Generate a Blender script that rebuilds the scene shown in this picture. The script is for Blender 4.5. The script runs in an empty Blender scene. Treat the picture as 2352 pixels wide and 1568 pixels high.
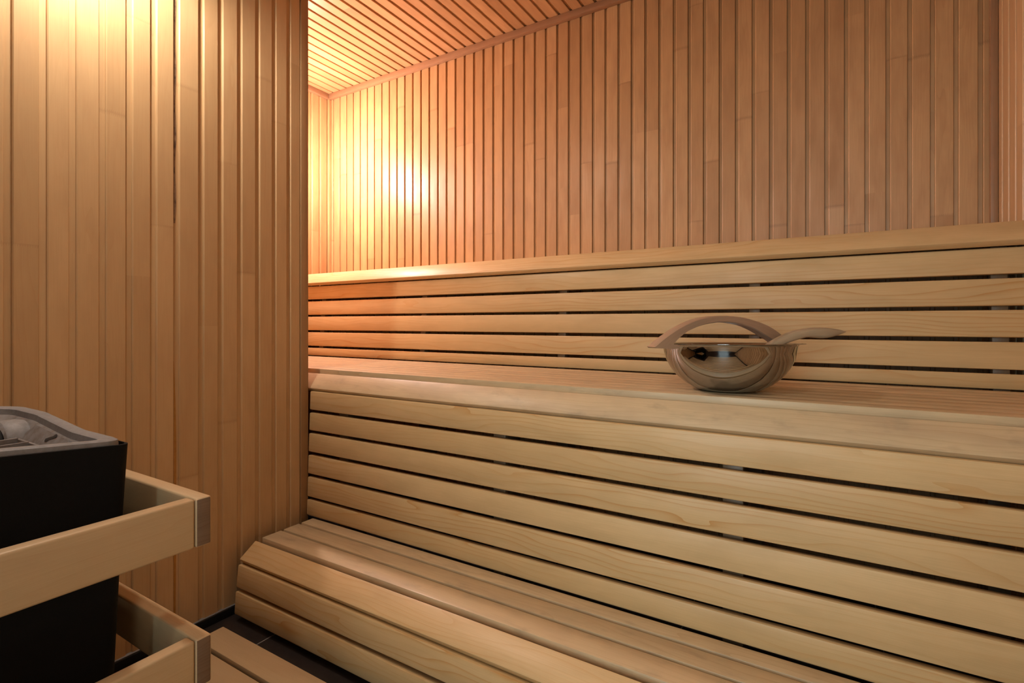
import bpy, bmesh, math, random
from mathutils import Matrix, Vector, Euler
random.seed(7)
R = math.radians
scene = bpy.context.scene
col = scene.collection

# ------------------------------------------------------------------ camera, world, exposure
YAW = R(31.2); ZC = 1.08
cam_d = bpy.data.cameras.new('camera')
cam_d.sensor_width = 36.0
cam_d.lens = 36.0 * 1180 / 2352
cam_d.shift_x = 0.0
cam_d.shift_y = (742 - 784) / 2352
cam_d.clip_start = 0.02
cam = bpy.data.objects.new('camera', cam_d)
cam.location = (0, 0, ZC)
cam.rotation_euler = (R(90), 0, YAW)
col.objects.link(cam)
scene.camera = cam

scene.view_settings.view_transform = 'Standard'
scene.view_settings.look = 'None'
scene.view_settings.gamma = 1.0
scene.view_settings.use_curve_mapping = False
scene.view_settings.exposure = 0.0
scene.cycles.max_bounces = 10
scene.cycles.diffuse_bounces = 6
scene.cycles.glossy_bounces = 4
scene.cycles.transparent_max_bounces = 8
scene.cycles.sample_clamp_indirect = 6.0
scene.cycles.use_denoising = True

world = bpy.data.worlds.new('world')
scene.world = world
world.use_nodes = True
wb = world.node_tree.nodes['Background']
wb.inputs[0].default_value = (0.80, 0.90, 1.0, 1)
wb.inputs[1].default_value = 0.25

# lamp powers (the lamps themselves are built further down; bulbs at these places)
HEATER_LAMP = (-1.70, 0.60, 2.32); HEATER_LAMP_W = 42.0; HEATER_LAMP_C = (1.0, 0.86, 0.75)
ALCOVE_LAMP = (-2.69, 1.935, 2.13); ALCOVE_LAMP_W = 76.0; ALCOVE_LAMP_C = (1.0, 0.75, 0.70)
DOOR_W = 105.0; DOOR_C = (0.90, 0.96, 1.0)
CEIL_LAMP = (-0.15, -0.15); FILL_LAMP_W = 9.0; FILL_LAMP_C = (1.0, 0.92, 0.80)  # added fill lamp on the ceiling, out of view, brightens the right side

def point_light(name, loc, watts, colr, radius, parent=None):
    d = bpy.data.lights.new(name, 'POINT')
    d.energy = watts; d.color = colr; d.shadow_soft_size = radius
    o = bpy.data.objects.new(name, d); o.location = loc
    col.objects.link(o)
    return o

# hall light that falls in through the glass door behind the camera
ad = bpy.data.lights.new('hall_light', 'AREA')
ad.shape = 'RECTANGLE'; ad.size = 1.6; ad.size_y = 2.2; ad.energy = DOOR_W; ad.color = DOOR_C
ao = bpy.data.objects.new('hall_light', ad)
ao.location = (-0.15, -2.6, 1.5); ao.rotation_euler = (R(90), 0, 0)     # faces +Y
col.objects.link(ao)

# ------------------------------------------------------------------ room dimensions
K = 1.135                                    # depth scale of the far walls
XL, XA, XR = -1.88, -2.632 * K, 0.463 * K          # partition, alcove wall, right wall
YF, YP, YB = -0.90, 1.421, 2.15 * K            # front wall, end of partition, back wall
ZT = 1.08 + 1.414 * K

# ------------------------------------------------------------------ node helpers
def new_mat(name):
    m = bpy.data.materials.new(name); m.use_nodes = True
    nt = m.node_tree
    return m, nt, nt.nodes['Principled BSDF']

class N:
    def __init__(self, nt): self.nt = nt
    def node(self, t, **kw):
        n = self.nt.nodes.new(t)
        for k, v in kw.items(): setattr(n, k, v)
        return n
    def link(self, a, b): self.nt.links.new(a, b)
    def _set(self, sock, v):
        if isinstance(v, bpy.types.NodeSocket): self.link(v, sock)
        elif v is not None: sock.default_value = v
    def math(self, op, a, b=None, c=None, clamp=False):
        n = self.node('ShaderNodeMath', operation=op, use_clamp=clamp)
        self._set(n.inputs[0], a); self._set(n.inputs[1], b)
        if c is not None: self._set(n.inputs[2], c)
        return n.outputs[0]
    def comb(self, x, y, z=0.0):
        n = self.node('ShaderNodeCombineXYZ')
        for i, v in enumerate((x, y, z)): self._set(n.inputs[i], v)
        return n.outputs[0]
    def noise(self, vec, scale=1.0, detail=2.0, rough=0.5, dist=0.0):
        n = self.node('ShaderNodeTexNoise')
        self._set(n.inputs['Vector'], vec)
        n.inputs['Scale'].default_value = scale; n.inputs['Detail'].default_value = detail
        n.inputs['Roughness'].default_value = rough; n.inputs['Distortion'].default_value = dist
        return n.outputs['Fac']
    def mix(self, f, a, b, mode='MIX'):
        n = self.node('ShaderNodeMix', data_type='RGBA', blend_type=mode)
        self._set(n.inputs[0], f); self._set(n.inputs[6], a); self._set(n.inputs[7], b)
        return n.outputs[2]
    def ramp(self, f, lo, hi, a=0.0, b=1.0):
        n = self.node('ShaderNodeMapRange'); n.clamp = True
        self._set(n.inputs[0], f)
        for i, v in enumerate((lo, hi, a, b)): n.inputs[1 + i].default_value = v
        return n.outputs[0]

def rgba(c): return (c[0], c[1], c[2], 1.0)

def wood(name, light, mid, dark, ring, rough=0.42, ring_amt=0.5, ring_freq=95.0, streak=0.35,
         blotch=0.5, joints=False, bump=0.15, grime=0.0, coat=0.0, jamt=0.30):
    """plank wood: 'grain' UV is (metres along, metres across) with its own offset for every board"""
    m, nt, b = new_mat(name)
    n = N(nt)
    uv = n.node('ShaderNodeUVMap', uv_map='grain')
    sep = n.node('ShaderNodeSeparateXYZ'); n.link(uv.outputs[0], sep.inputs[0])
    u, v = sep.outputs[0], sep.outputs[1]
    at = n.node('ShaderNodeAttribute', attribute_name='tone')
    tone = at.outputs['Fac']
    # flowing growth rings
    warp = n.noise(n.comb(n.math('MULTIPLY', u, 1.3), n.math('MULTIPLY', v, 9.0)), 1.0, 2.0, 0.5)
    warp2 = n.noise(n.comb(n.math('MULTIPLY', u, 5.0), n.math('MULTIPLY', v, 30.0), 3.0), 1.0, 1.0)
    ph = n.math('ADD', n.math('MULTIPLY', v, ring_freq * 0.55),
                n.math('ADD', n.math('MULTIPLY', warp, ring_freq * 0.085), n.math('MULTIPLY', warp2, 0.55)))
    fr = n.math('FRACT', ph)
    rings = n.math('POWER', fr, 5.0)
    ringmask = n.ramp(n.noise(n.comb(n.math('MULTIPLY', u, 0.8), n.math('MULTIPLY', v, 5.0), 7.0), 1.0, 1.0), 0.35, 0.65)
    rings = n.math('MULTIPLY', rings, n.math('MULTIPLY', ringmask, ring_amt))
    # fine fibres and broad blotches
    fib = n.noise(n.comb(n.math('MULTIPLY', u, 6.0), n.math('MULTIPLY', v, 420.0)), 1.0, 3.0, 0.6)
    blo = n.noise(n.comb(n.math('MULTIPLY', u, 4.5), n.math('MULTIPLY', v, 16.0), 11.0), 1.0, 3.0, 0.55)
    c = n.mix(tone, rgba(light), rgba(mid))
    c = n.mix(n.math('MULTIPLY', n.ramp(blo, 0.42, 0.72), blotch), c, rgba(dark))
    c = n.mix(rings, c, rgba(ring))
    c = n.mix(n.math('MULTIPLY', n.ramp(fib, 0.40, 0.75), streak), c, rgba(dark))
    # each board a little lighter or darker
    c = n.mix(1.0, c, n.comb(*[n.ramp(at.outputs['Fac'], 0.0, 1.0, 1.03, 0.95)] * 3), 'MULTIPLY')
    if grime:
        g = n.noise(n.comb(n.math('MULTIPLY', u, 9.0), n.math('MULTIPLY', v, 22.0), 21.0), 1.0, 4.0, 0.6)
        c = n.mix(n.math('MULTIPLY', n.ramp(g, 0.55, 0.75), grime), c, (0.19, 0.15, 0.105, 1))
    if joints:                                     # comb shaped finger joints between board lengths
        juv = n.node('ShaderNodeUVMap', uv_map='joint')
        js = n.node('ShaderNodeSeparateXYZ'); n.link(juv.outputs[0], js.inputs[0])
        saw = n.math('ABSOLUTE', n.math('SUBTRACT', n.math('FRACT', n.math('MULTIPLY', js.outputs[0], 190.0)), 0.5))
        tooth = n.math('MULTIPLY_ADD', saw, 0.018, 0.001)
        j = n.math('LESS_THAN', js.outputs[1], tooth)
        c = n.mix(n.math('MULTIPLY', j, jamt), c, (dark[0] * 0.55, dark[1] * 0.5, dark[2] * 0.45, 1))
    n.link(c, b.inputs['Base Color'])
    r = n.ramp(blo, 0.3, 0.7, rough - 0.06, rough + 0.08)
    n.link(r, b.inputs['Roughness'])
    b.inputs['IOR'].default_value = 1.45
    if coat: b.inputs['Coat Weight'].default_value = coat; b.inputs['Coat Roughness'].default_value = 0.25
    bn = n.node('ShaderNodeBump'); bn.inputs['Strength'].default_value = bump; bn.inputs['Distance'].default_value = 0.001
    n.link(fib, bn.inputs['Height']); n.link(bn.outputs[0], b.inputs['Normal'])
    return m

BENCH = wood('pale_bench_wood', (0.66, 0.465, 0.235), (0.59, 0.395, 0.18), (0.46, 0.305, 0.135), (0.50, 0.235, 0.055),
             rough=0.45, ring_amt=0.8, streak=0.30, blotch=0.45)
SEAT = wood('worn_seat_wood', (0.60, 0.46, 0.27), (0.535, 0.398, 0.225), (0.37, 0.265, 0.16), (0.36, 0.23, 0.11),
            rough=0.42, ring_amt=0.45, streak=0.3, blotch=0.5, grime=0.35)
RAIL = wood('rail_wood', (0.575, 0.435, 0.25), (0.525, 0.385, 0.212), (0.43, 0.295, 0.16), (0.42, 0.25, 0.12),
            rough=0.45, ring_amt=0.2, streak=0.25, blotch=0.4)
ENDGRAIN = wood('end_grain_wood', (0.20, 0.13, 0.08), (0.175, 0.11, 0.065), (0.13, 0.08, 0.045), (0.12, 0.065, 0.035),
            rough=0.7, ring_amt=0.6, ring_freq=420, streak=0.2, blotch=0.6)
WALL = wood('wall_board_wood', (0.545, 0.33, 0.150), (0.485, 0.28, 0.122), (0.35, 0.185, 0.076), (0.36, 0.185, 0.07),
            rough=0.43, ring_amt=0.3, ring_freq=120, streak=0.3, blotch=0.55, joints=True)
PART = wood('partition_board_wood', (0.605, 0.412, 0.215), (0.56, 0.372, 0.188), (0.47, 0.29, 0.14), (0.45, 0.25, 0.105),
            rough=0.34, ring_amt=0.25, ring_freq=110, streak=0.25, blotch=0.45, joints=True, jamt=0.18)
CEIL = wood('ceiling_board_wood', (0.56, 0.33, 0.155), (0.46, 0.25, 0.11), (0.36, 0.185, 0.075), (0.35, 0.17, 0.065),
            rough=0.36, ring_amt=0.25, ring_freq=120, streak=0.3, blotch=0.5, joints=False)
TRIM = wood('trim_wood', (0.36, 0.205, 0.105), (0.33, 0.18, 0.09), (0.23, 0.12, 0.06), (0.20, 0.095, 0.04),
            rough=0.45, ring_amt=0.6, ring_freq=330, streak=0.5, blotch=0.35)
EDGE = wood('partition_trim_wood', (0.45, 0.28, 0.135), (0.41, 0.25, 0.12), (0.31, 0.18, 0.085), (0.27, 0.15, 0.06),
            rough=0.45, ring_amt=0.7, ring_freq=330, streak=0.4, blotch=0.3)
HANDLE = wood('bowl_handle_wood', (0.40, 0.27, 0.175), (0.37, 0.25, 0.16), (0.27, 0.175, 0.11), (0.25, 0.15, 0.085),
            rough=0.42, ring_amt=0.25, streak=0.35, blotch=0.5, ring_freq=300)
LADLE = wood('weathered_ladle_wood', (0.52, 0.40, 0.25), (0.45, 0.335, 0.205), (0.26, 0.19, 0.115), (0.28, 0.17, 0.08),
            rough=0.6, ring_amt=0.5, streak=0.7, blotch=0.8, ring_freq=420, bump=0.5)
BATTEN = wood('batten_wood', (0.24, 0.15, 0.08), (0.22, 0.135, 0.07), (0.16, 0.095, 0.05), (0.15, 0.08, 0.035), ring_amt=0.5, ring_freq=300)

def plain(name, c, rough=0.5, metal=0.0, noise_amt=0.15, nscale=40.0, bump=0.0, spec=None, dark=None):
    m, nt, b = new_mat(name); n = N(nt)
    tc = n.node('ShaderNodeTexCoord')
    f = n.noise(tc.outputs['Object'], nscale, 4.0, 0.6)
    d = dark or tuple(x * (1 - noise_amt * 2) for x in c)
    n.link(n.mix(n.ramp(f, 0.3, 0.7), rgba(d), rgba(c)), b.inputs['Base Color'])
    b.inputs['Roughness'].default_value = rough
    b.inputs['Metallic'].default_value = metal
    if spec is not None: b.inputs['Specular IOR Level'].default_value = spec
    if bump:
        bn = n.node('ShaderNodeBump'); bn.inputs['Strength'].default_value = bump; bn.inputs['Distance'].default_value = 0.002
        n.link(f, bn.inputs['Height']); n.link(bn.outputs[0], b.inputs['Normal'])
    return m

STEEL = plain('polished_steel', (0.42, 0.42, 0.42), 0.05, 1.0, 0.03, 60)
BLACK = plain('black_textured_enamel', (0.0050, 0.0050, 0.0054), 0.8, 0.0, 0.2, 900, 0.35, spec=0.18)
CAST = plain('grey_cast_rim', (0.25, 0.257, 0.265), 0.55, 0.0, 0.13, 90, 0.1, spec=0.4, dark=(0.19, 0.19, 0.19))
CASTIN = plain('grey_cast_inside', (0.235, 0.238, 0.243), 0.65, 0.0, 0.2, 60, 0.25, spec=0.3, dark=(0.16, 0.135, 0.12))
RUST = plain('sooty_grille_iron', (0.10, 0.075, 0.06), 0.8, 0.0, 0.3, 150, 0.5)
ROCK = plain('brown_porous_stone', (0.22, 0.135, 0.09), 0.9, 0.0, 0.35, 120, 0.9, dark=(0.07, 0.042, 0.03))
CAVITY = plain('opening_shade_black', (0.02, 0.019, 0.018), 0.8)  # shade inside the slot and hood opening, put into the colour
VOID = plain('dark_unlit_backing', (0.03, 0.024, 0.02), 0.9)
DARKTILE = plain('black_baseboard_tile', (0.016, 0.015, 0.015), 0.25, 0.0, 0.2, 25)
GROUT = plain('grey_grout', (0.22, 0.21, 0.20), 0.8)
PLASTER = plain('lamp_socket_ceramic', (0.75, 0.73, 0.68), 0.4)
FRAME = plain('door_frame_wood', (0.36, 0.21, 0.10), 0.45, 0.0, 0.2, 30)
HALL = plain('hall_plaster', (0.62, 0.66, 0.68), 0.8)

def tile_mat():
    m, nt, b = new_mat('brown_black_floor_tile'); n = N(nt)
    g = n.node('ShaderNodeNewGeometry'); sep = n.node('ShaderNodeSeparateXYZ'); n.link(g.outputs['Position'], sep.inputs[0])
    fx = n.math('FRACT', n.math('DIVIDE', n.math('ADD', sep.outputs[0], 12.0 + 1.631), 0.60))
    fy = n.math('FRACT', n.math('DIVIDE', n.math('ADD', sep.outputs[1], 10.0 + 0.12), 0.30))
    w = 0.0035 / 0.30
    line = n.math('MAXIMUM', n.math('LESS_THAN', fx, w * 0.5), n.math('LESS_THAN', fy, w))
    f = n.noise(g.outputs['Position'], 30.0, 5.0, 0.6)
    tile = n.mix(n.ramp(f, 0.3, 0.7), (0.017, 0.0125, 0.011, 1), (0.030, 0.022, 0.018, 1))
    n.link(n.mix(line, tile, (0.26, 0.25, 0.24, 1)), b.inputs['Base Color'])
    n.link(n.math('MULTIPLY_ADD', line, 0.35, 0.42), b.inputs['Roughness'])
    return m
TILE = tile_mat()

def glass_mat():
    m = bpy.data.materials.new('door_glass'); m.use_nodes = True
    nt = m.node_tree; nt.nodes.clear(); n = N(nt)
    out = n.node('ShaderNodeOutputMaterial')
    t = n.node('ShaderNodeBsdfTransparent'); t.inputs[0].default_value = (0.88, 0.95, 0.95, 1)
    g = n.node('ShaderNodeBsdfGlossy'); g.inputs[0].default_value = (1, 1, 1, 1); g.inputs['Roughness'].default_value = 0.02
    f = n.node('ShaderNodeFresnel'); f.inputs[0].default_value = 1.5
    mx = n.node('ShaderNodeMixShader')
    n.link(f.outputs[0], mx.inputs[0]); n.link(t.outputs[0], mx.inputs[1]); n.link(g.outputs[0], mx.inputs[2])
    n.link(mx.outputs[0], out.inputs[0])
    return m
GLASS = glass_mat()

def glow_mat(name, c, s):
    m = bpy.data.materials.new(name); m.use_nodes = True
    nt = m.node_tree; nt.nodes.clear(); n = N(nt)
    out = n.node('ShaderNodeOutputMaterial'); e = n.node('ShaderNodeEmission')
    e.inputs[0].default_value = rgba(c); e.inputs[1].default_value = s
    n.link(e.outputs[0], out.inputs[0])
    return m

# ------------------------------------------------------------------ mesh helpers
class MB:
    """collects geometry with 'grain' / 'joint' UVs and a per-board 'tone'"""
    def __init__(self):
        self.bm = bmesh.new()
        self.uv = self.bm.loops.layers.uv.new('grain')
        self.jt = self.bm.loops.layers.uv.new('joint')
        self.tone = self.bm.faces.layers.float.new('tone')
    def plank(self, lo, hi, mat=None, bev=0.003, seg=2, tone=None, end_slot=None):
        """a bevelled board between two corners, then transformed by mat; grain runs along the longest side"""
        b = bmesh.new()
        bmesh.ops.create_cube(b, size=1.0)
        sz = [hi[i] - lo[i] for i in range(3)]; ce = [(hi[i] + lo[i]) / 2 for i in range(3)]
        for v in b.verts:
            for i in range(3): v.co[i] = v.co[i] * sz[i] + ce[i]
        if bev > 0:
            bmesh.ops.bevel(b, geom=list(b.edges), offset=bev, segments=seg, affect='EDGES', profile=0.5)
        L = max(range(3), key=lambda i: sz[i]); o = [i for i in range(3) if i != L]
        ru, rv = random.uniform(0, 50), random.uniform(0, 50)
        t = random.random() if tone is None else tone
        vm = {}
        for v in b.verts:
            co = Vector(v.co)
            vm[v] = self.bm.verts.new(mat @ co if mat else co)
        for f in b.faces:
            try: nf = self.bm.faces.new([vm[v] for v in f.verts])
            except ValueError: continue
            nf[self.tone] = t
            n_ = f.normal
            isend = abs(n_[L]) > 0.8
            if isend and end_slot is not None: nf.material_index = end_slot
            nf.smooth = True
            for lp, l0 in zip(nf.loops, f.loops):
                c = l0.vert.co
                if isend: lp[self.uv].uv = (c[o[0]] + ru, c[o[1]] + rv)
                else: lp[self.uv].uv = (c[L] + ru, c[o[0]] + c[o[1]] + rv)
                lp[self.jt].uv = (0.0, 1.0)
        b.free()
    def face(self, pts, uvs=None, tone=0.5, jts=None, smooth=False, mi=0):
        vs = [self.bm.verts.new(p) for p in pts]
        f = self.bm.faces.new(vs); f[self.tone] = tone; f.smooth = smooth; f.material_index = mi
        for i, lp in enumerate(f.loops):
            if uvs: lp[self.uv].uv = uvs[i]
            lp[self.jt].uv = jts[i] if jts else (0.0, 1.0)
        return f
    def add_grid(self, rows, closed=False, tone=0.5, mi=0, smooth=True, uscale=None):
        """quads between successive point rows (each a list of equal length)"""
        ru, rv = random.uniform(0, 50), random.uniform(0, 50)
        V = [[self.bm.verts.new(p) for p in r] for r in rows]
        nn = len(rows[0])
        ulen = [0.0]
        for a, b_ in zip(rows, rows[1:]):
            ulen.append(ulen[-1] + (Vector(a[0]) - Vector(b_[0])).length)
        for i in range(len(rows) - 1):
            for j in range(nn if closed else nn - 1):
                k = (j + 1) % nn
                f = self.bm.faces.new([V[i][j], V[i][k], V[i + 1][k], V[i + 1][j]])
                f[self.tone] = tone; f.material_index = mi; f.smooth = smooth
                w = 0.012
                for lp, (a, b2) in zip(f.loops, ((i, j), (i, j + 1), (i + 1, j + 1), (i + 1, j))):
                    lp[self.uv].uv = (ulen[a] + ru, b2 * w + rv); lp[self.jt].uv = (0.0, 1.0)
        return V
    def cap(self, verts, tone=0.5, mi=0, smooth=False):
        f = self.bm.faces.new(verts); f[self.tone] = tone; f.material_index = mi; f.smooth = smooth
        for lp in f.loops:
            lp[self.uv].uv = (lp.vert.co.x + lp.vert.co.z, lp.vert.co.y); lp[self.jt].uv = (0, 1)
        return f
    def build(self, name, mats, parent=None, kind=None, autosmooth=35, fixn=True):
        if fixn: bmesh.ops.recalc_face_normals(self.bm, faces=list(self.bm.faces))
        me = bpy.data.meshes.new(name)
        self.bm.to_mesh(me); self.bm.free()
        for m in (mats if isinstance(mats, (list, tuple)) else [mats]): me.materials.append(m)
        if autosmooth:
            try: me.set_sharp_from_angle(angle=R(autosmooth))
            except Exception: pass
        o = bpy.data.objects.new(name, me); col.objects.link(o)
        if parent: o.parent = parent
        if kind: o['kind'] = kind
        return o

def thing(name, label, cat, loc=(0, 0, 0), rz=0.0, group=None):
    o = bpy.data.objects.new(name, None); o.empty_display_size = 0.1
    o.location = loc; o.rotation_euler = (0, 0, rz)
    o['label'] = label; o['category'] = cat
    if group: o['group'] = group
    col.objects.link(o)
    return o

def board_wall(mb, origin, tdir, ndir, length, z0, z1, edges, up=(0, 0, 1), strip=0.0125, jointy=True, seglen=(0.7, 1.9), dk=1.0):
    """profiled tongue-and-groove boards. edges: board starts along tdir (each begins with the narrow groove strip).
    ndir points into the room; 'up' is the direction the boards run."""
    O, T, Nn, U = Vector(origin), Vector(tdir), Vector(ndir), Vector(up)
    for a, b in zip(edges, edges[1:]):
        w = b - a
        s = min(strip, w * 0.5)
        prof = [(a, -0.014), (a + 0.0016, -0.014), (a + 0.0016, -0.0075), (a + s, -0.0068),
                (a + s + 0.0012, -0.0022), (a + s + 0.0040, 0.0), (b - 0.0018, 0.0), (b, -0.0016), (b, -0.014)]
        prof = [(t_, d_ * dk if d_ > -0.01 else d_) for t_, d_ in prof]
        z = z0
        first = True
        while z < z1 - 1e-6:
            h = random.uniform(*seglen) * (random.uniform(0.2, 1.0) if first else 1.0)
            ze = min(z1, z + h)
            if z1 - ze < 0.15: ze = z1
            ru, rv, t = random.uniform(0, 50), random.uniform(0, 50), random.random()
            zm = (z + ze) / 2
            mk0, mk1 = random.random() < 0.45, random.random() < 0.45
            for (za, zb, ja, jb) in ((z, zm, 0.0, zm - z), (zm, ze, ze - zm, 0.0)):
                if not jointy or (z == z0 and za == z) or (mk0 if za == z else mk1): ja, jb = (ja + 1, jb + 1)
                if ze == z1 and zb == ze: ja, jb = ja + 1, jb + 1
                for (t0, d0), (t1, d1) in zip(prof, prof[1:]):
                    p = [O + T * t0 + Nn * d0 + U * za, O + T * t1 + Nn * d1 + U * za,
                         O + T * t1 + Nn * d1 + U * zb, O + T * t0 + Nn * d0 + U * zb]
                    uv = [(za + ru, t0 + d0 + rv), (za + ru, t1 + d1 + rv), (zb + ru, t1 + d1 + rv), (zb + ru, t0 + d0 + rv)]
                    j = [(t0, ja), (t1, ja), (t1, jb), (t0, jb)]
                    mb.face(p, uv, t, j)
            z = ze; first = False
    # backing sheet so that no light leaks through
    p = [O + T * edges[0] + Nn * -0.016 + U * z0, O + T * edges[-1] + Nn * -0.016 + U * z0,
         O + T * edges[-1] + Nn * -0.016 + U * z1, O + T * edges[0] + Nn * -0.016 + U * z1]
    mb.face(p, [(0, 0), (0, 1), (1, 1), (1, 0)], 0.8)
    q = [x + Nn * -0.03 for x in p]
    mb.face(list(reversed(q)), [(0, 0), (0, 1), (1, 1), (1, 0)], 0.8)

def pitch_edges(start, end, pitch, phase):
    """board starts covering start..end with a groove at 'phase'"""
    k0 = math.ceil((start - phase) / pitch + 1e-6)
    e = [start]
    x = phase + k0 * pitch
    while x < end - 0.006:
        if x - start > 0.006: e.append(x)
        x += pitch
    e.append(end)
    return e

# ------------------------------------------------------------------ the setting
P = 0.0592 * K
KB = K
mb = MB()
board_wall(mb, (0, YB, 0), (1, 0, 0), (0, -1, 0), 0, 0.0, ZT, pitch_edges(XA, XR, P, -1.352 * KB - 0.006))
mb.build('wall_back', WALL, kind='structure', fixn=False, autosmooth=0)

mb = MB()
left_e = pitch_edges(YF, 0.472, 0.070, 0.472) + [0.545, 0.612, 0.685, 0.755, 0.824, 0.894, 0.975, 1.043, 1.115, 1.187, 1.257, 1.323, 1.385, 1.405]
board_wall(mb, (XL, 0, 0), (0, 1, 0), (1, 0, 0), 0, 0.032, ZT, left_e, strip=0.0165, dk=1.0)
wl = mb.build('wall_left', PART, kind='structure', fixn=False, autosmooth=0)
RESIN = plain('orange_resin_stain', (0.50, 0.245, 0.055), 0.4, 0.0, 0.2, 60, dark=(0.40, 0.185, 0.04))
BARK = plain('dark_bark_strip', (0.36, 0.235, 0.135), 0.7, 0.0, 0.3, 45, 0.6, dark=(0.10, 0.058, 0.035))
mb = MB()
for z0_, z1_, w0_, w1_ in ((0.04, 0.30, .006, .008), (0.30, 0.66, .008, .009), (0.66, 0.82, .009, .006), (0.82, 0.95, .006, .001)):
    mb.face([(XL - 0.0060, 0.8965, z0_), (XL - 0.0060, 0.8965 + w0_, z0_), (XL - 0.0060, 0.8965 + w1_, z1_), (XL - 0.0060, 0.8965, z1_)])
mb.build('resin_streak', RESIN, wl, fixn=False)
mb = MB()
for k in range(24):
    z0_, z1_ = 1.42 + k * 0.035, 1.42 + (k + 1) * 0.035
    f_ = lambda q: 0.0045 + 0.004 * math.sin(q * 0.5 + 0.4) ** 2
    mb.face([(XL - 0.0060, 0.8965, z0_), (XL - 0.0060, 0.8965 + f_(k), z0_), (XL - 0.0060, 0.8965 + f_(k + 1), z1_), (XL - 0.0060, 0.8965, z1_)])
mb.build('bark_strip', BARK, wl, fixn=False)

mb = MB()      # the back of the partition, seen from the alcove
board_wall(mb, (0, YP, 0), (1, 0, 0), (0, 1, 0), 0, 0.0, ZT, pitch_edges(XA, XL - 0.002, P, -2.0))
mb.build('wall_alcove_front', WALL, kind='structure', fixn=False, autosmooth=0)

mb = MB()
board_wall(mb, (XA, 0, 0), (0, 1, 0), (1, 0, 0), 0, 0.0, ZT, pitch_edges(YP, YB, P, 2.131 * K))
mb.build('wall_alcove', WALL, kind='structure', fixn=False, autosmooth=0)

mb = MB()
board_wall(mb, (XR, 0, 0), (0, 1, 0), (-1, 0, 0), 0, 0.0, ZT, pitch_edges(YF, YB, 0.0632 * K, 2.087 * K))
mb.build('wall_right', PART, kind='structure', fixn=False, autosmooth=0)

# front wall with a glass door, behind the camera
DX0, DX1, DZ = -0.57, 0.25, 2.02
mb = MB()
for (x0, x1, z0) in ((XL, DX0, 0.0), (DX0, DX1, DZ), (DX1, XR, 0.0)):
    board_wall(mb, (0, YF, 0), (1, 0, 0), (0, 1, 0), 0, z0, ZT, pitch_edges(x0, x1, P, 0.0))
mb.build('wall_front', WALL, kind='structure', fixn=False, autosmooth=0)
mb = MB()
mb.plank((DX0 + 0.045, YF - 0.02, 0.012), (DX1 - 0.045, YF - 0.012, DZ - 0.05), bev=0.001)
door = mb.build('door_1', GLASS, kind='structure')
mb = MB()
mb.plank((DX0, YF - 0.06, 0), (DX0 + 0.05, YF + 0.015, DZ)); mb.plank((DX1 - 0.05, YF - 0.06, 0), (DX1, YF + 0.015, DZ))
mb.plank((DX0 + 0.05, YF - 0.06, DZ - 0.05), (DX1 - 0.05, YF + 0.015, DZ))
mb.build('door_frame', FRAME, parent=door)
mb = MB()
mb.plank((DX1 - 0.13, YF - 0.01, 0.85), (DX1 - 0.10, YF + 0.03, 1.15), bev=0.008)
mb.build('door_handle', RAIL, parent=door)

mb = MB()
board_wall(mb, (0, 0, ZT), (1, 0, 0), (0, 0, -1), 0, YF, YB, pitch_edges(XA, XR, P, -2.399 * KB - 0.004), up=(0, 1, 0), jointy=False, seglen=(2.0, 3.4))
mb.build('ceiling', CEIL, kind='structure', fixn=False, autosmooth=0)

mb = MB()
mb.face([(XA - .05, YF - .05, 0), (XR + .05, YF - .05, 0), (XR + .05, YB + .05, 0), (XA - .05, YB + .05, 0)])
mb.face([(XA - .05, YB + .05, -.05), (XR + .05, YB + .05, -.05), (XR + .05, YF - .05, -.05), (XA - .05, YF - .05, -.05)])
mb.build('floor', TILE, kind='structure', fixn=False)

# baseboard tile with its pale grout line on top
mb = MB()
mb.plank((XL - 0.01, YF, 0.0), (XL + 0.010, YP - 0.002, 0.030), bev=0.002)
bb = mb.build('baseboard_left', DARKTILE, kind='structure')
mb = MB()
mb.plank((XL - 0.008, YF, 0.0302), (XL + 0.006, YP - 0.004, 0.0335), bev=0.001)
mb.build('grout_line', GROUT, parent=bb)

# trims
def trim(i, lo, hi, m, bev=0.002):
    b_ = MB(); b_.plank(lo, hi, bev=bev)
    return b_.build('trim_%d' % i, m, kind='structure')
trim(1, (XA, YB - 0.028, ZT - 0.034), (XR, YB - 0.0005, ZT - 0.0005), TRIM)                 # back wall / ceiling
trim(2, (XA + 0.0005, YP + 0.002, ZT - 0.034), (XA + 0.028, YB - 0.029, ZT - 0.0005), TRIM)  # alcove wall / ceiling
trim(3, (XL - 0.004, 1.386, 0.033), (XL + 0.006, 1.4215, ZT - 0.001), EDGE)                 # end of the partition
trim(4, (XA + 0.001, YB - 0.021, 0.0), (XA + 0.021, YB - 0.001, ZT - 0.034), WALL)          # alcove corner
trim(5, (XR - 0.021, YB - 0.021, 0.0), (XR - 0.001, YB - 0.001, ZT - 0.034), TRIM)          # right corner
trim(6, (XL - 0.03, YP - 0.03, 0.0), (XL - 0.0045, YP + 0.0, ZT - 0.001), EDGE)

# ------------------------------------------------------------------ benches
def tilt(y0, z0, y1, z1):
    """frame whose +y runs from (y0,z0) up to (y1,z1) and whose +z is the outward face"""
    d = Vector((0, y1 - y0, z1 - z0)).normalized()
    n = Vector((1, 0, 0)).cross(d)             # outward: up and to the front
    return Matrix(((1, 0, 0, 0), (0, d.y, n.y, y0), (0, d.z, n.z, z0), (0, 0, 0, 1)))

def sloped(name, parent, x0, x1, y0, z0, y1, z1, th, m, bev=0.003, tone=None):
    L = math.hypot(y1 - y0, z1 - z0)
    b_ = MB(); b_.plank((x0, 0, -th), (x1, L, 0), tilt(y0, z0, y1, z1), bev=bev, tone=tone)
    return b_.build(name, m, parent)

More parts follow.
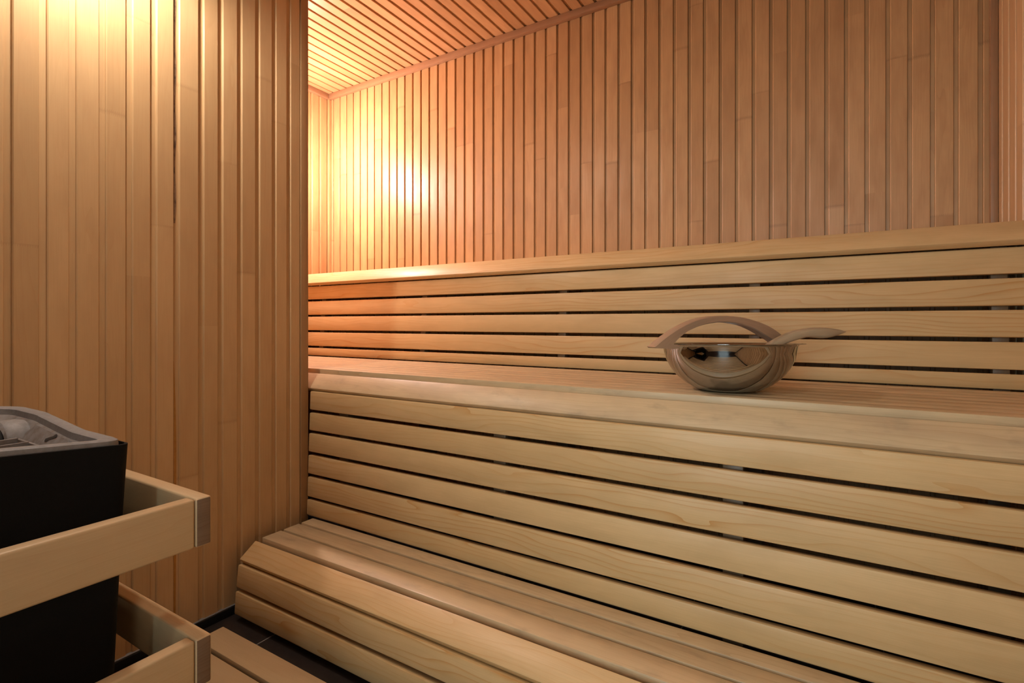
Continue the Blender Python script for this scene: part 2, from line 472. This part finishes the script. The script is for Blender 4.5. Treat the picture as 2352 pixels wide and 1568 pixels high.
def board(name, parent, lo, hi, m, bev=0.003, tone=None):
    b_ = MB(); b_.plank(lo, hi, bev=bev, tone=tone)
    return b_.build(name, m, parent)

# lower bench
LX0, LX1 = -1.822, XR - 0.002
lower = thing('lower_bench', 'low pale slatted wooden bench step in front, with tilted nosing board and apron', 'bench')
for (ya, yb, t) in ((1.176, 1.256, 0.3), (1.266, 1.336, 0.55), (1.347, 1.404, 0.2)):
    board('seat_slat', lower, (LX0, ya, 0.240), (LX1, yb, 0.268), SEAT, tone=t, bev=0.004)
sloped('nosing_board', lower, LX0, LX1, 1.087, 0.220, 1.150, 0.266, 0.026, BENCH, bev=0.004, tone=0.35)
sloped('apron_slat', lower, LX0, LX1, 1.075, 0.124, 1.083, 0.202, 0.026, BENCH, bev=0.004, tone=0.3)
sloped('apron_slat', lower, LX0, LX1, 1.068, 0.030, 1.073, 0.109, 0.026, BENCH, bev=0.004, tone=0.45)
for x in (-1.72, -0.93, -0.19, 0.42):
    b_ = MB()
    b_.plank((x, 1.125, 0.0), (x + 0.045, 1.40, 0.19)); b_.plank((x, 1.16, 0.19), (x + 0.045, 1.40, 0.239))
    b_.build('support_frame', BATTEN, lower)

# upper bench: riser slats (the back of the lower bench), nosing, seat slats
UX0, UX1 = XA + 0.012, XR - 0.002
upper = thing('upper_bench', 'high slatted wooden bench with a front of six horizontal slats, carrying the steel bowl', 'bench')
def riser_y(z): return 1.410 + (z - 0.27) * 0.035
for (za, zb, t) in ((0.7125, 0.7905, 0.15), (0.6255, 0.6995, 0.55), (0.5355, 0.6125, 0.3), (0.4430, 0.5205, 0.1), (0.3470, 0.4290, 0.35), (0.270, 0.3340, 0.6)):
    sloped('riser_slat', upper, -1.872, UX1, riser_y(za), za, riser_y(zb), zb, 0.026, BENCH, bev=0.0045, tone=t)
sloped('nosing_board', upper, UX0, UX1, 1.431, 0.802, 1.482, 0.862, 0.026, SEAT, bev=0.004, tone=0.25)
for i in range(8):
    y = 1.492 + 0.0695 * i
    board('seat_slat', upper, (UX0, y, 0.853), (UX1, y + 0.0645, 0.880), SEAT, tone=random.uniform(0.1, 0.6), bev=0.003)
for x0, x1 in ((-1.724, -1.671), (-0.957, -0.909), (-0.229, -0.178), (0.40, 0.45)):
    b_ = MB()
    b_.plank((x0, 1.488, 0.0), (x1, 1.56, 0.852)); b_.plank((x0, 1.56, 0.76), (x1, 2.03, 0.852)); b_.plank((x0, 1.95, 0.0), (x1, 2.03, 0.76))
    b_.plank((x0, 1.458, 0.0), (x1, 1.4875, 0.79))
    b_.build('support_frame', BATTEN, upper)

# backrest
back = thing('backrest', 'long slatted wooden backrest with sloping cap rail along the upper bench', 'backrest')
def back_y(z): return 2.062 + (z - 0.885) * 0.075
for (za, zb, t) in ((0.883, 0.929, 0.75), (0.942, 1.024, 0.6), (1.038, 1.120, 0.55), (1.133, 1.2155, 0.5), (1.229, 1.309, 0.2)):
    sloped('back_slat', back, UX0, UX1, back_y(za), za, back_y(zb), zb, 0.024, BENCH, bev=0.0035, tone=t)
sloped('cap_rail', back, UX0, UX1, 2.064, 1.327, 2.116, 1.391, 0.026, BENCH, bev=0.0045, tone=0.15)
board('cap_light_block', back, (UX0, 2.122, 1.366), (UX1, YB - 0.003, 1.386), BENCH)  # unseen board added behind the cap to keep lamp light out of the gaps
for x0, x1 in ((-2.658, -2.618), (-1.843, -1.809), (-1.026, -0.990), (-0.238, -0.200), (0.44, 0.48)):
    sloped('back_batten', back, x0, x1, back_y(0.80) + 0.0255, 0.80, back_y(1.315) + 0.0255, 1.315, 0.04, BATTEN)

# ------------------------------------------------------------------ duckboard on the tiles
duck = thing('duckboard', 'wooden duckboard of flat planks lying on the dark tiles beside the heater', 'floor mat')
for i in range(10):
    y1 = 0.984 - i * 0.100
    board('floor_plank', duck, (-1.742 if y1 > 0.6 else -0.985, y1 - 0.086, 0.028), (0.44, y1, 0.052), RAIL, tone=random.uniform(0.1, 0.8), bev=0.003)
for x, ya in ((-1.60, 0.61), (-0.90, 0.02), (-0.2, 0.02), (0.36, 0.02)):
    board('floor_batten', duck, (x, ya, 0.0), (x + 0.05, 0.97, 0.0275), BATTEN)

# ------------------------------------------------------------------ heater guard rails
def guard(z0, z1, label):
    g = thing('heater_guard_rail', label, 'guard rail', group='wooden guard rails around the heater')
    y_far0, y_far1 = 0.514, 0.543
    y_near0, y_near1 = -0.135, -0.106
    def bar(name, lo, hi, t):
        b_ = MB(); b_.plank(lo, hi, bev=0.0045, seg=3, tone=t, end_slot=1)
        return b_.build(name, [RAIL, ENDGRAIN], g)
    bar('front_bar', (-1.029, y_near1 + 0.001, z0), (-1.001, y_far0 - 0.001, z1), 0.35)
    bar('side_bar', (XL + 0.001, y_far0, z0), (-1.000, y_far1, z1), 0.3)
    bar('side_bar', (XL + 0.001, y_near0, z0), (-1.000, y_near1, z1), 0.3)
guard(0.660, 0.7515, 'upper pale wooden guard rail around the black heater')
guard(0.397, 0.488, 'lower pale wooden guard rail around the black heater, near the floor')

# ------------------------------------------------------------------ sauna heater
heat = thing('sauna_heater', 'black textured sauna heater with grey cast top, behind the wooden guard rails', 'heater', (-1.35, 0.205, 0.0))
HX, HY = -1.35, 0.205
def rrect(x0, x1, y0, y1, r, z, n=6):
    pts = []
    for cx, cy, a0 in ((x1 - r, y1 - r, 0), (x0 + r, y1 - r, 90), (x0 + r, y0 + r, 180), (x1 - r, y0 + r, 270)):
        for k in range(n + 1):
            a = R(a0 + 90 * k / n)
            pts.append((cx + r * math.cos(a) - HX, cy + r * math.sin(a) - HY, z(cx + r * math.cos(a), cy + r * math.sin(a)) if callable(z) else z))
    return pts
BXF, BXB, BY0, BY1 = -1.100, -1.640, -0.040, 0.452
def densify(pts, m=4):
    out = []
    for a, b_ in zip(pts, pts[1:] + pts[:1]):
        d = (Vector(b_) - Vector(a)).length
        k = max(1, int(d / 0.02))
        for i in range(k):
            out.append(tuple(Vector(a).lerp(Vector(b_), i / k)))
    return out
b_ = MB()
rows = []
def shellz(dz): return lambda x, y: 0.8555 + dz + 0.0175 * min(1.0, max(0.0, (0.247 - abs(y - 0.205)) / 0.21))
def shell_row(ins, z): return [(x, y, z if not callable(z) else z(x + HX, y + HY)) for x, y, z_ in densify(rrect(BXB + ins, BXF - ins * 0.5, BY0 + ins, BY1 - ins, 0.022, 0.0))]
N0 = densify(rrect(BXB, BXF, BY0, BY1, 0.022, 0.0))
def scaled_row(ins, z):
    cx, cy = (BXB + BXF) / 2 - HX, (BY0 + BY1) / 2 - HY
    wx, wy = (BXF - BXB) / 2, (BY1 - BY0) / 2
    out = []
    for x, y, z_ in N0:
        X = cx + (x - cx) * (wx - ins) / wx; Y = cy + (y - cy) * (wy - ins) / wy
        out.append((X, Y, z(X + HX, Y + HY) if callable(z) else z))
    return out
for z, ins in ((0.06, 0.030), (0.10, 0.030), (0.40, 0.017), (0.70, 0.007), (shellz(0), 0.0)):
    rows.append(scaled_row(ins, z))
V = b_.add_grid(rows, closed=True)
b_.cap(list(reversed(V[0])))
rows = [scaled_row(0.0, shellz(0)), scaled_row(0.004, shellz(0.0005)), scaled_row(0.004, 0.80)]
b_.add_grid(rows, closed=True)
b_.build('body_shell', BLACK, heat)
for x in (-1.58, -1.17):
    for y in (0.03, 0.37):
        b_ = MB(); b_.plank((x - HX - .02, y - HY - .02, 0), (x - HX + .02, y - HY + .02, 0.0605))
        b_.build('foot_block', BLACK, heat)
# cast rim: level at the front, rising along the sides to a higher rear
def smooth(t): t = max(0, min(1, t)); return t * t * (3 - 2 * t)
def rimz(x, y):
    bow = 0.0175 * min(1.0, max(0.0, (0.247 - abs(y - 0.205)) / 0.21))
    t = max(0.0, min(1.0, (-1.262 - x) / 0.215))
    rise = 0.0175 * (t if t < 0.8 else 0.8 + 0.2 * smooth((t - 0.8) / 0.2) )
    arch = 0.006 * smooth((-1.46 - x) / 0.12) * max(0.0, 1 - ((y - 0.205) / 0.247) ** 2)
    return 0.866 + rise + arch + bow
def ring(i, dz=0.0, flat=None, r=0.03):
    p = rrect(BXB + i, BXF - i, BY0 + i, BY1 - i, max(0.004, r), 0)
    p = densify(p)
    return [(x, y, (flat if flat is not None else rimz(x + HX, y + HY) + dz)) for x, y, z in p]
def ringset(spec):
    base = densify(rrect(BXB, BXF, BY0, BY1, 0.03, 0))
    cx, cy = (BXB + BXF) / 2 - HX, (BY0 + BY1) / 2 - HY
    wx, wy = (BXF - BXB) / 2, (BY1 - BY0) / 2
    rows = []
    for i, dz, flat in spec:
        row = []
        for x, y, z in base:
            X = cx + (x - cx) * (wx - i) / wx; Y = cy + (y - cy) * (wy - i) / wy
            row.append((X, Y, flat if flat is not None else rimz(x + HX, y + HY) + dz))
        rows.append(row)
    return rows
b_ = MB()
b_.add_grid(ringset([(0.009, 0, 0.82), (0.009, -0.010, None), (0.010, -0.003, None), (0.014, 0.0, None), (0.030, 0.0, None), (0.034, -0.002, None), (0.036, -0.014, None)]), closed=True)
b_.build('cast_rim', CAST, heat)
b_ = MB()
b_.add_grid(ringset([(0.036, -0.0142, None), (0.040, -0.017, None), (0.085, 0, 0.800), (0.085, 0, 0.756)]), closed=True)
b_.cap([b_.bm.verts.new(p) for p in ringset([(0.085, 0, 0.7562)])[0]])
b_.build('funnel_lining', CASTIN, heat)
# recessed panel with its slot hole on the far sloping wall, following the lining
def lining_pt(x, s):                       # s 0..1 down the slope of the far (+Y) wall
    ya, za = BY1 - 0.040, rimz(x, BY1 - 0.04) - 0.017
    yb, zb = BY1 - 0.085, 0.800
    return Vector((x - HX, ya + (yb - ya) * s - HY, za + (zb - za) * s))
n_far = Vector((0, -(0.062), 0.045)).normalized()
b_ = MB()
def plate_pt(fx, fs, lift):                # fx 0..1 along the plate, fs 0..1 down the wall
    x = (-1.42 - 0.05 * fs) + fx * ((-1.25 + 0.07 * fs) - (-1.42 - 0.05 * fs))
    return lining_pt(x, 0.03 + 0.72 * fs) + n_far * lift
NX, NS = 14, 6
b_.add_grid([[plate_pt(i / NX, k / NS, 0.0045) for i in range(NX + 1)] for k in range(NS + 1)])
per = [(i / NX, 0.0) for i in range(NX)] + [(1.0, k / NS) for k in range(NS)] + [(1 - i / NX, 1.0) for i in range(NX)] + [(0.0, 1 - k / NS) for k in range(NS)]
b_.add_grid([[plate_pt(a, c, 0.0045) for a, c in per], [plate_pt(a, c, -0.012) for a, c in per]], closed=True, smooth=False)
panel = b_.build('side_plate', CASTIN, heat)
b_ = MB()
pts = []
for k in range(20):
    a = 2 * math.pi * (k + 0.5) / 20
    cx_, cs_ = (-1.308, 0.11) if math.sin(a) < 0 else (-1.328, 0.21)
    pts.append(lining_pt(cx_ + 0.0075 * math.cos(a), cs_ + 0.0075 * math.sin(a) / 0.08) + n_far * 0.0058)
b_.cap([b_.bm.verts.new(p) for p in pts])
b_.build('slot_hole', CAVITY, panel)  # flat dark face, the hole's shade is in its colour
# rounded air hood with its dark opening along the rear
def hood(name, y0, y1, r, m, x0=-1.485):
    b_ = MB(); rows = []
    ys = [y0, y0 + 0.004, y1 - 0.022, y1 - 0.008, y1 - 0.001, y1]
    sc = [0.97, 1.0, 1.0, 0.94, 0.80, 0.0]
    for k in range(15):
        a = R(-35 + 150 * k / 14)
        rows.append([(x0 - HX + r * s_ * math.cos(a), y - HY, 0.816 + r * s_ * math.sin(a)) for y, s_ in zip(ys, sc)])
    b_.add_grid(rows)
    return b_.build(name, m, heat)
hood('air_hood', 0.366, 0.413, 0.058, CAST)
hood('hood_opening', 0.318, 0.3665, 0.051, CAVITY)  # dark filler piece, the opening's shade is in its colour
hood('air_hood', 0.036, 0.322, 0.056, CAST)
# grille plates
b_ = MB()
for x in (-1.215, -1.275, -1.335, -1.395):
    b_.plank((x - HX - .0025, 0.02 - HY, 0.800), (x - HX + .0025, 0.372 - HY, 0.848), bev=0.0012)
for y in (0.10, 0.185, 0.27, 0.3725):
    b_.plank((-1.415 - HX, y - HY - .0025, 0.800), (-1.19 - HX, y - HY + .0025, 0.846), bev=0.0012)
b_.build('stone_grille', CASTIN, heat)
b_ = MB()
b_.plank((-1.42 - HX, 0.06 - HY, 0.760), (-1.205 - HX, 0.35 - HY, 0.778), bev=0.002)
b_.build('stone_tray', RUST, heat)

def stone(i, x, y, z, r):
    b2 = bmesh.new(); bmesh.ops.create_icosphere(b2, subdivisions=3, radius=r)
    rnd = random.Random(i * 13 + 5)
    ax = [Vector((rnd.uniform(-1, 1), rnd.uniform(-1, 1), rnd.uniform(-1, 1))).normalized() for _ in range(7)]
    am = [rnd.uniform(0.62, 0.9) for _ in ax]
    for v in b2.verts:
        n_ = v.co.normalized()
        for a, k in zip(ax, am):
            q = n_.dot(a) * v.co.length
            if q > r * k: v.co -= a * (q - r * k)
        v.co.z *= 0.8
    me = bpy.data.meshes.new('heater_stone'); b2.to_mesh(me); b2.free()
    me.materials.append(ROCK)
    o = bpy.data.objects.new('heater_stone', me); o.location = (x, y, z)
    o['category'] = 'stone'; o['group'] = 'brown stones in the heater grille'
    o['label'] = 'brown porous stone in the grille of the grey cast heater top'
    col.objects.link(o)
i = 0
for x in (-1.245, -1.305, -1.365):
    for y in (0.062, 0.143, 0.228, 0.322):
        i += 1
        stone(i, x + random.uniform(-.004, .004), y + random.uniform(-.005, .005), 0.805, 0.0275)

# ------------------------------------------------------------------ steel bowl with wooden handle
BX, BY, BZ = -0.242, 1.640, 0.8802
bowl = thing('sauna_bowl', 'polished steel bowl with a flat wooden arch handle on the upper bench', 'bowl', (BX, BY, BZ), YAW)
prof = [(0.0, 0.0), (0.070, 0.0), (0.086, 0.0015), (0.100, 0.008), (0.122, 0.021), (0.146, 0.042), (0.164, 0.066), (0.176, 0.090), (0.182, 0.112), (0.185, 0.130),
        (0.188, 0.1345), (0.196, 0.1365), (0.204, 0.1368), (0.2055, 0.1376), (0.204, 0.1384), (0.196, 0.1380), (0.187, 0.1362), (0.1832, 0.131), (0.1802, 0.112), (0.1742, 0.091), (0.1622, 0.067), (0.1442, 0.0435), (0.120, 0.0225), (0.095, 0.0095), (0.070, 0.003), (0.0, 0.0022)]
b_ = MB()
SEG = 96
tiltm = Matrix.Translation((0, 0.09, 0)) @ Matrix.Rotation(R(-1.3), 4, 'X') @ Matrix.Translation((0, -0.09, 0))
V = []
for r, z in prof:
    if r == 0: V.append([b_.bm.verts.new(tiltm @ Vector((0, 0, z)))]); continue
    V.append([b_.bm.verts.new(tiltm @ Vector((r * math.cos(2 * math.pi * k / SEG), r * math.sin(2 * math.pi * k / SEG), z))) for k in range(SEG)])
for a, c in zip(V, V[1:]):
    for k in range(SEG):
        k2 = (k + 1) % SEG
        if len(a) == 1: f = b_.bm.faces.new([a[0], c[k2], c[k]])
        elif len(c) == 1: f = b_.bm.faces.new([a[k], a[k2], c[0]])
        else: f = b_.bm.faces.new([a[k], a[k2], c[k2], c[k]])
        f.smooth = True
shell = b_.build('bowl_shell', STEEL, bowl, autosmooth=0)

# arch handle: outline in its own plane (h along the bowl's diameter, z up), extruded to a plank
outer = [(-0.2861, 0.1347), (-0.2593, 0.1533), (-0.2137, 0.1790), (-0.1778, 0.1950), (-0.1381, 0.2085), (-0.0941, 0.2175), (-0.0491, 0.2210), (0.0093, 0.2200), (0.0588, 0.2145), (0.1206, 0.2010), (0.1636, 0.1865), (0.1980, 0.1700), (0.2200, 0.1540), (0.2290, 0.1385)]
inner = [(-0.2183, 0.1407), (-0.2090, 0.1500), (-0.1951, 0.1609), (-0.1652, 0.1778), (-0.1268, 0.1911), (-0.0892, 0.1985), (-0.0474, 0.2025), (-0.0046, 0.2010), (0.0516, 0.1933), (0.1022, 0.1774), (0.1448, 0.1585), (0.1731, 0.1461), (0.1840, 0.1385)]
b_ = MB()
hw = 0.017
nn = len(outer)
def resample(pl, n):
    L = [0]
    for a, c in zip(pl, pl[1:]): L.append(L[-1] + math.dist(a, c))
    out = []
    for i in range(n):
        t = L[-1] * i / (n - 1); j = 0
        while j < len(L) - 2 and L[j + 1] < t: j += 1
        s_ = (t - L[j]) / (L[j + 1] - L[j]); out.append((pl[j][0] + (pl[j + 1][0] - pl[j][0]) * s_, pl[j][1] + (pl[j + 1][1] - pl[j][1]) * s_))
    return out
def crom(pl, k=4):
    out = []
    P_ = [pl[0]] + pl + [pl[-1]]
    for i in range(1, len(P_) - 2):
        p0, p1, p2, p3 = P_[i - 1], P_[i], P_[i + 1], P_[i + 2]
        for s_ in range(k):
            t = s_ / k
            out.append(tuple(0.5 * (2 * p1[m] + (p2[m] - p0[m]) * t + (2 * p0[m] - 5 * p1[m] + 4 * p2[m] - p3[m]) * t * t + (3 * p1[m] - p0[m] - 3 * p2[m] + p3[m]) * t ** 3) for m in (0, 1)))
    out.append(pl[-1]); return out
oo = resample(crom(outer), 48); ii = resample(crom(inner), 48)
# end feet: below the rim the handle continues a little outside the bowl
rows = []
e = 0.003
for k in range(48):
    (ho, zo), (hi_, zi) = oo[k], ii[k]
    d = Vector((ho - hi_, zo - zi)).normalized()
    def q(pt, s_, y): return (pt[0] + d.x * s_, y, pt[1] + d.y * s_)
    rows.append([q((ho, zo), -e, -hw), q((ho, zo), 0, -hw + e), q((ho, zo), 0, hw - e), q((ho, zo), -e, hw),
                 q((hi_, zi), e, hw), q((hi_, zi), 0, hw - e), q((hi_, zi), 0, -hw + e), q((hi_, zi), e, -hw)])
V = b_.add_grid(rows, closed=True, tone=0.4)
b_.cap(V[0]); b_.cap(list(reversed(V[-1])))
# feet clasping the rim from outside
def foot(sgn):
    o_ = [(-0.2861, 0.1347), (-0.2800, 0.1315), (-0.2190, 0.1285), (-0.1980, 0.1295), (-0.1980, 0.1340), (-0.2065, 0.1350), (-0.2065, 0.1400), (-0.2183, 0.1410), (-0.2500, 0.1500)]
    a = [b_.bm.verts.new((x * sgn * 0.999, -hw * 0.995, z)) for x, z in o_]; c = [b_.bm.verts.new((x * sgn * 0.999, hw * 0.995, z)) for x, z in o_]
    b_.cap(a); b_.cap(list(reversed(c)))
    for j in range(len(a)):
        j2 = (j + 1) % len(a)
        b_.cap([a[j], c[j], c[j2], a[j2]])
foot(1); 
hd = b_.build('bowl_handle', HANDLE, bowl)
hd.rotation_euler = (0, 0, R(24))

# ------------------------------------------------------------------ ladle resting in the bowl
lad = thing('sauna_ladle', 'weathered grey-brown wooden ladle handle sticking out of the steel bowl', 'ladle', (BX, BY, BZ), YAW)
top_ = [(0.070, 0.098), (0.102, 0.128), (0.126, 0.1455), (0.156, 0.162), (0.190, 0.1765), (0.222, 0.1835), (0.252, 0.187), (0.282, 0.187), (0.312, 0.184), (0.338, 0.179), (0.3505, 0.175)]
bot_ = [(0.090, 0.083), (0.120, 0.108), (0.152, 0.131), (0.180, 0.143), (0.212, 0.153), (0.236, 0.1575), (0.262, 0.1555), (0.286, 0.155), (0.310, 0.1595), (0.334, 0.167), (0.3500, 0.1735)]
tt = resample(crom(top_), 40); bo = resample(crom(bot_), 40)
b_ = MB()
rows = []
for k in range(40):
    f = k / 39
    hw_ = 0.0115 + 0.004 * math.sin(math.pi * min(1, f * 1.02)) - (0.009 * smooth((f - 0.8) / 0.2))
    a, c = Vector((tt[k][0], 0, tt[k][1])), Vector((bo[k][0], 0, bo[k][1]))
    mid, half = (a + c) / 2, (a - c) / 2
    row = []
    for j in range(16):
        an = 2 * math.pi * j / 16
        cs, sn = math.cos(an), math.sin(an)
        ex = 0.62
        row.append(mid + half * (math.copysign(abs(cs) ** ex, cs)) + Vector((0, hw_ * math.copysign(abs(sn) ** ex, sn), 0)))
    rows.append(row)
V = b_.add_grid(rows, closed=True, tone=0.5)
b_.cap(V[0]); b_.cap(list(reversed(V[-1])))
lh = b_.build('ladle_handle', LADLE, lad)
# faint branded script on the flat of the handle (worn past reading)
b_ = MB()
zz = [(0.262 + 0.0022 * k, 0.1735 + 0.0016 * (1 if k % 2 else -1) * (0.6 + 0.4 * math.sin(k * 1.7)) + 0.0004 * k) for k in range(14)]
for (xa, za), (xb, zb) in zip(zz, zz[1:]):
    dx, dz = xb - xa, zb - za; L = math.hypot(dx, dz); nx, nz = -dz / L * 0.0004, dx / L * 0.0004
    b_.cap([b_.bm.verts.new(p) for p in ((xa - nx, -0.0157, za - nz), (xb - nx, -0.0157, zb - nz), (xb + nx, -0.0157, zb + nz), (xa + nx, -0.0157, za + nz))])
# scoop
b_.bm.free()
b_ = MB()
rows = []
for r, z in ((0.0, 0.0), (0.022, 0.002), (0.038, 0.012), (0.045, 0.028), (0.046, 0.040), (0.0445, 0.040), (0.0435, 0.028), (0.0365, 0.0135), (0.021, 0.0036), (0.0, 0.002)):
    rows.append([(0.045 + max(r, 0.0002) * math.cos(2 * math.pi * k / 32), max(r, 0.0002) * math.sin(2 * math.pi * k / 32), 0.049 + z) for k in range(32)])
b_.add_grid(rows, closed=True)
b_.build('ladle_scoop', STEEL, lad)

# ------------------------------------------------------------------ lamps
def lamp(loc, wall_pt, watts, colr, label, wd):
    L = thing('wall_lamp', label, 'lamp', loc)
    r = 0.045
    b2 = bmesh.new(); bmesh.ops.create_uvsphere(b2, u_segments=24, v_segments=16, radius=r)
    for f in b2.faces: f.smooth = True
    me = bpy.data.meshes.new('glass_globe'); b2.to_mesh(me); b2.free()
    area = 4 * math.pi * r * r
    me.materials.append(glow_mat('lamp_glow', colr, watts / (area * math.pi)))
    o = bpy.data.objects.new('glass_globe', me); o.parent = L; col.objects.link(o)
    w = Vector(wall_pt) - Vector(loc); dist = w.length; w.normalize()
    b_ = MB()
    rot = w.to_track_quat('Z', 'Y').to_matrix().to_4x4()
    rows = []
    for rr, t in ((0.001, r * 0.9), (0.03, r * 0.9), (0.03, dist - 0.02), (0.055, dist - 0.02), (0.055, dist - 0.001), (0.001, dist - 0.001)):
        rows.append([tuple(rot @ Vector((rr * math.cos(2 * math.pi * k / 24), rr * math.sin(2 * math.pi * k / 24), t))) for k in range(24)])
    b_.add_grid(rows, closed=True)
    b_.build('lamp_socket', PLASTER, L)
    if wd:                                  # turned wooden shade, open downwards
        b_ = MB()
        b_.add_grid([[(rr * math.cos(2 * math.pi * k / 40), rr * math.sin(2 * math.pi * k / 40), zz) for k in range(40)]
                     for rr, zz in ((0.001, 0.085), (0.060, 0.080), (0.112, -0.014), (0.118, -0.016), (0.120, -0.012), (0.066, 0.089), (0.001, 0.095))], closed=True)
        b_.build('lamp_shade', RAIL, L)
    return L
lamp(HEATER_LAMP, (XL, HEATER_LAMP[1], HEATER_LAMP[2]), HEATER_LAMP_W, HEATER_LAMP_C, 'wall lamp with a wooden shade high on the partition above the heater', 1)
lamp(ALCOVE_LAMP, (XA, ALCOVE_LAMP[1], ALCOVE_LAMP[2]), ALCOVE_LAMP_W, ALCOVE_LAMP_C, 'round wall lamp on the alcove wall behind the partition', 0)

cl = thing('added_fill_lamp', 'added flat round fill lamp on the board ceiling, out of view near the glass door', 'lamp', (CEIL_LAMP[0], CEIL_LAMP[1], ZT))  # unseen lamp added as fill for the right of the room
b_ = MB()
b_.add_grid([[(r_ * math.cos(2 * math.pi * k / 32), r_ * math.sin(2 * math.pi * k / 32), z_) for k in range(32)] for r_, z_ in ((0.001, -0.001), (0.13, -0.001), (0.13, -0.024), (0.115, -0.026), (0.11, -0.016), (0.001, -0.016))], closed=True)
b_.build('fill_lamp_housing', PLASTER, cl)
b_ = MB()
b_.cap(list(reversed([b_.bm.verts.new((0.109 * math.cos(2 * math.pi * k / 32), 0.109 * math.sin(2 * math.pi * k / 32), -0.019)) for k in range(32)])))
b_.build('fill_lamp_diffuser', glow_mat('fill_lamp_glow', FILL_LAMP_C, FILL_LAMP_W / (math.pi * math.pi * 0.109 ** 2)), cl, fixn=False)

# ------------------------------------------------------------------ the hall beyond the glass door
mb = MB()
mb.face([(-2.2, -3.2, -0.001), (1.2, -3.2, -0.001), (1.2, YF - .04, -0.001), (-2.2, YF - .04, -0.001)])
mb.face([(-2.2, -3.2, 0), (1.2, -3.2, 0), (1.2, -3.2, 2.7), (-2.2, -3.2, 2.7)])
mb.build('wall_hall', HALL, kind='structure', fixn=False)
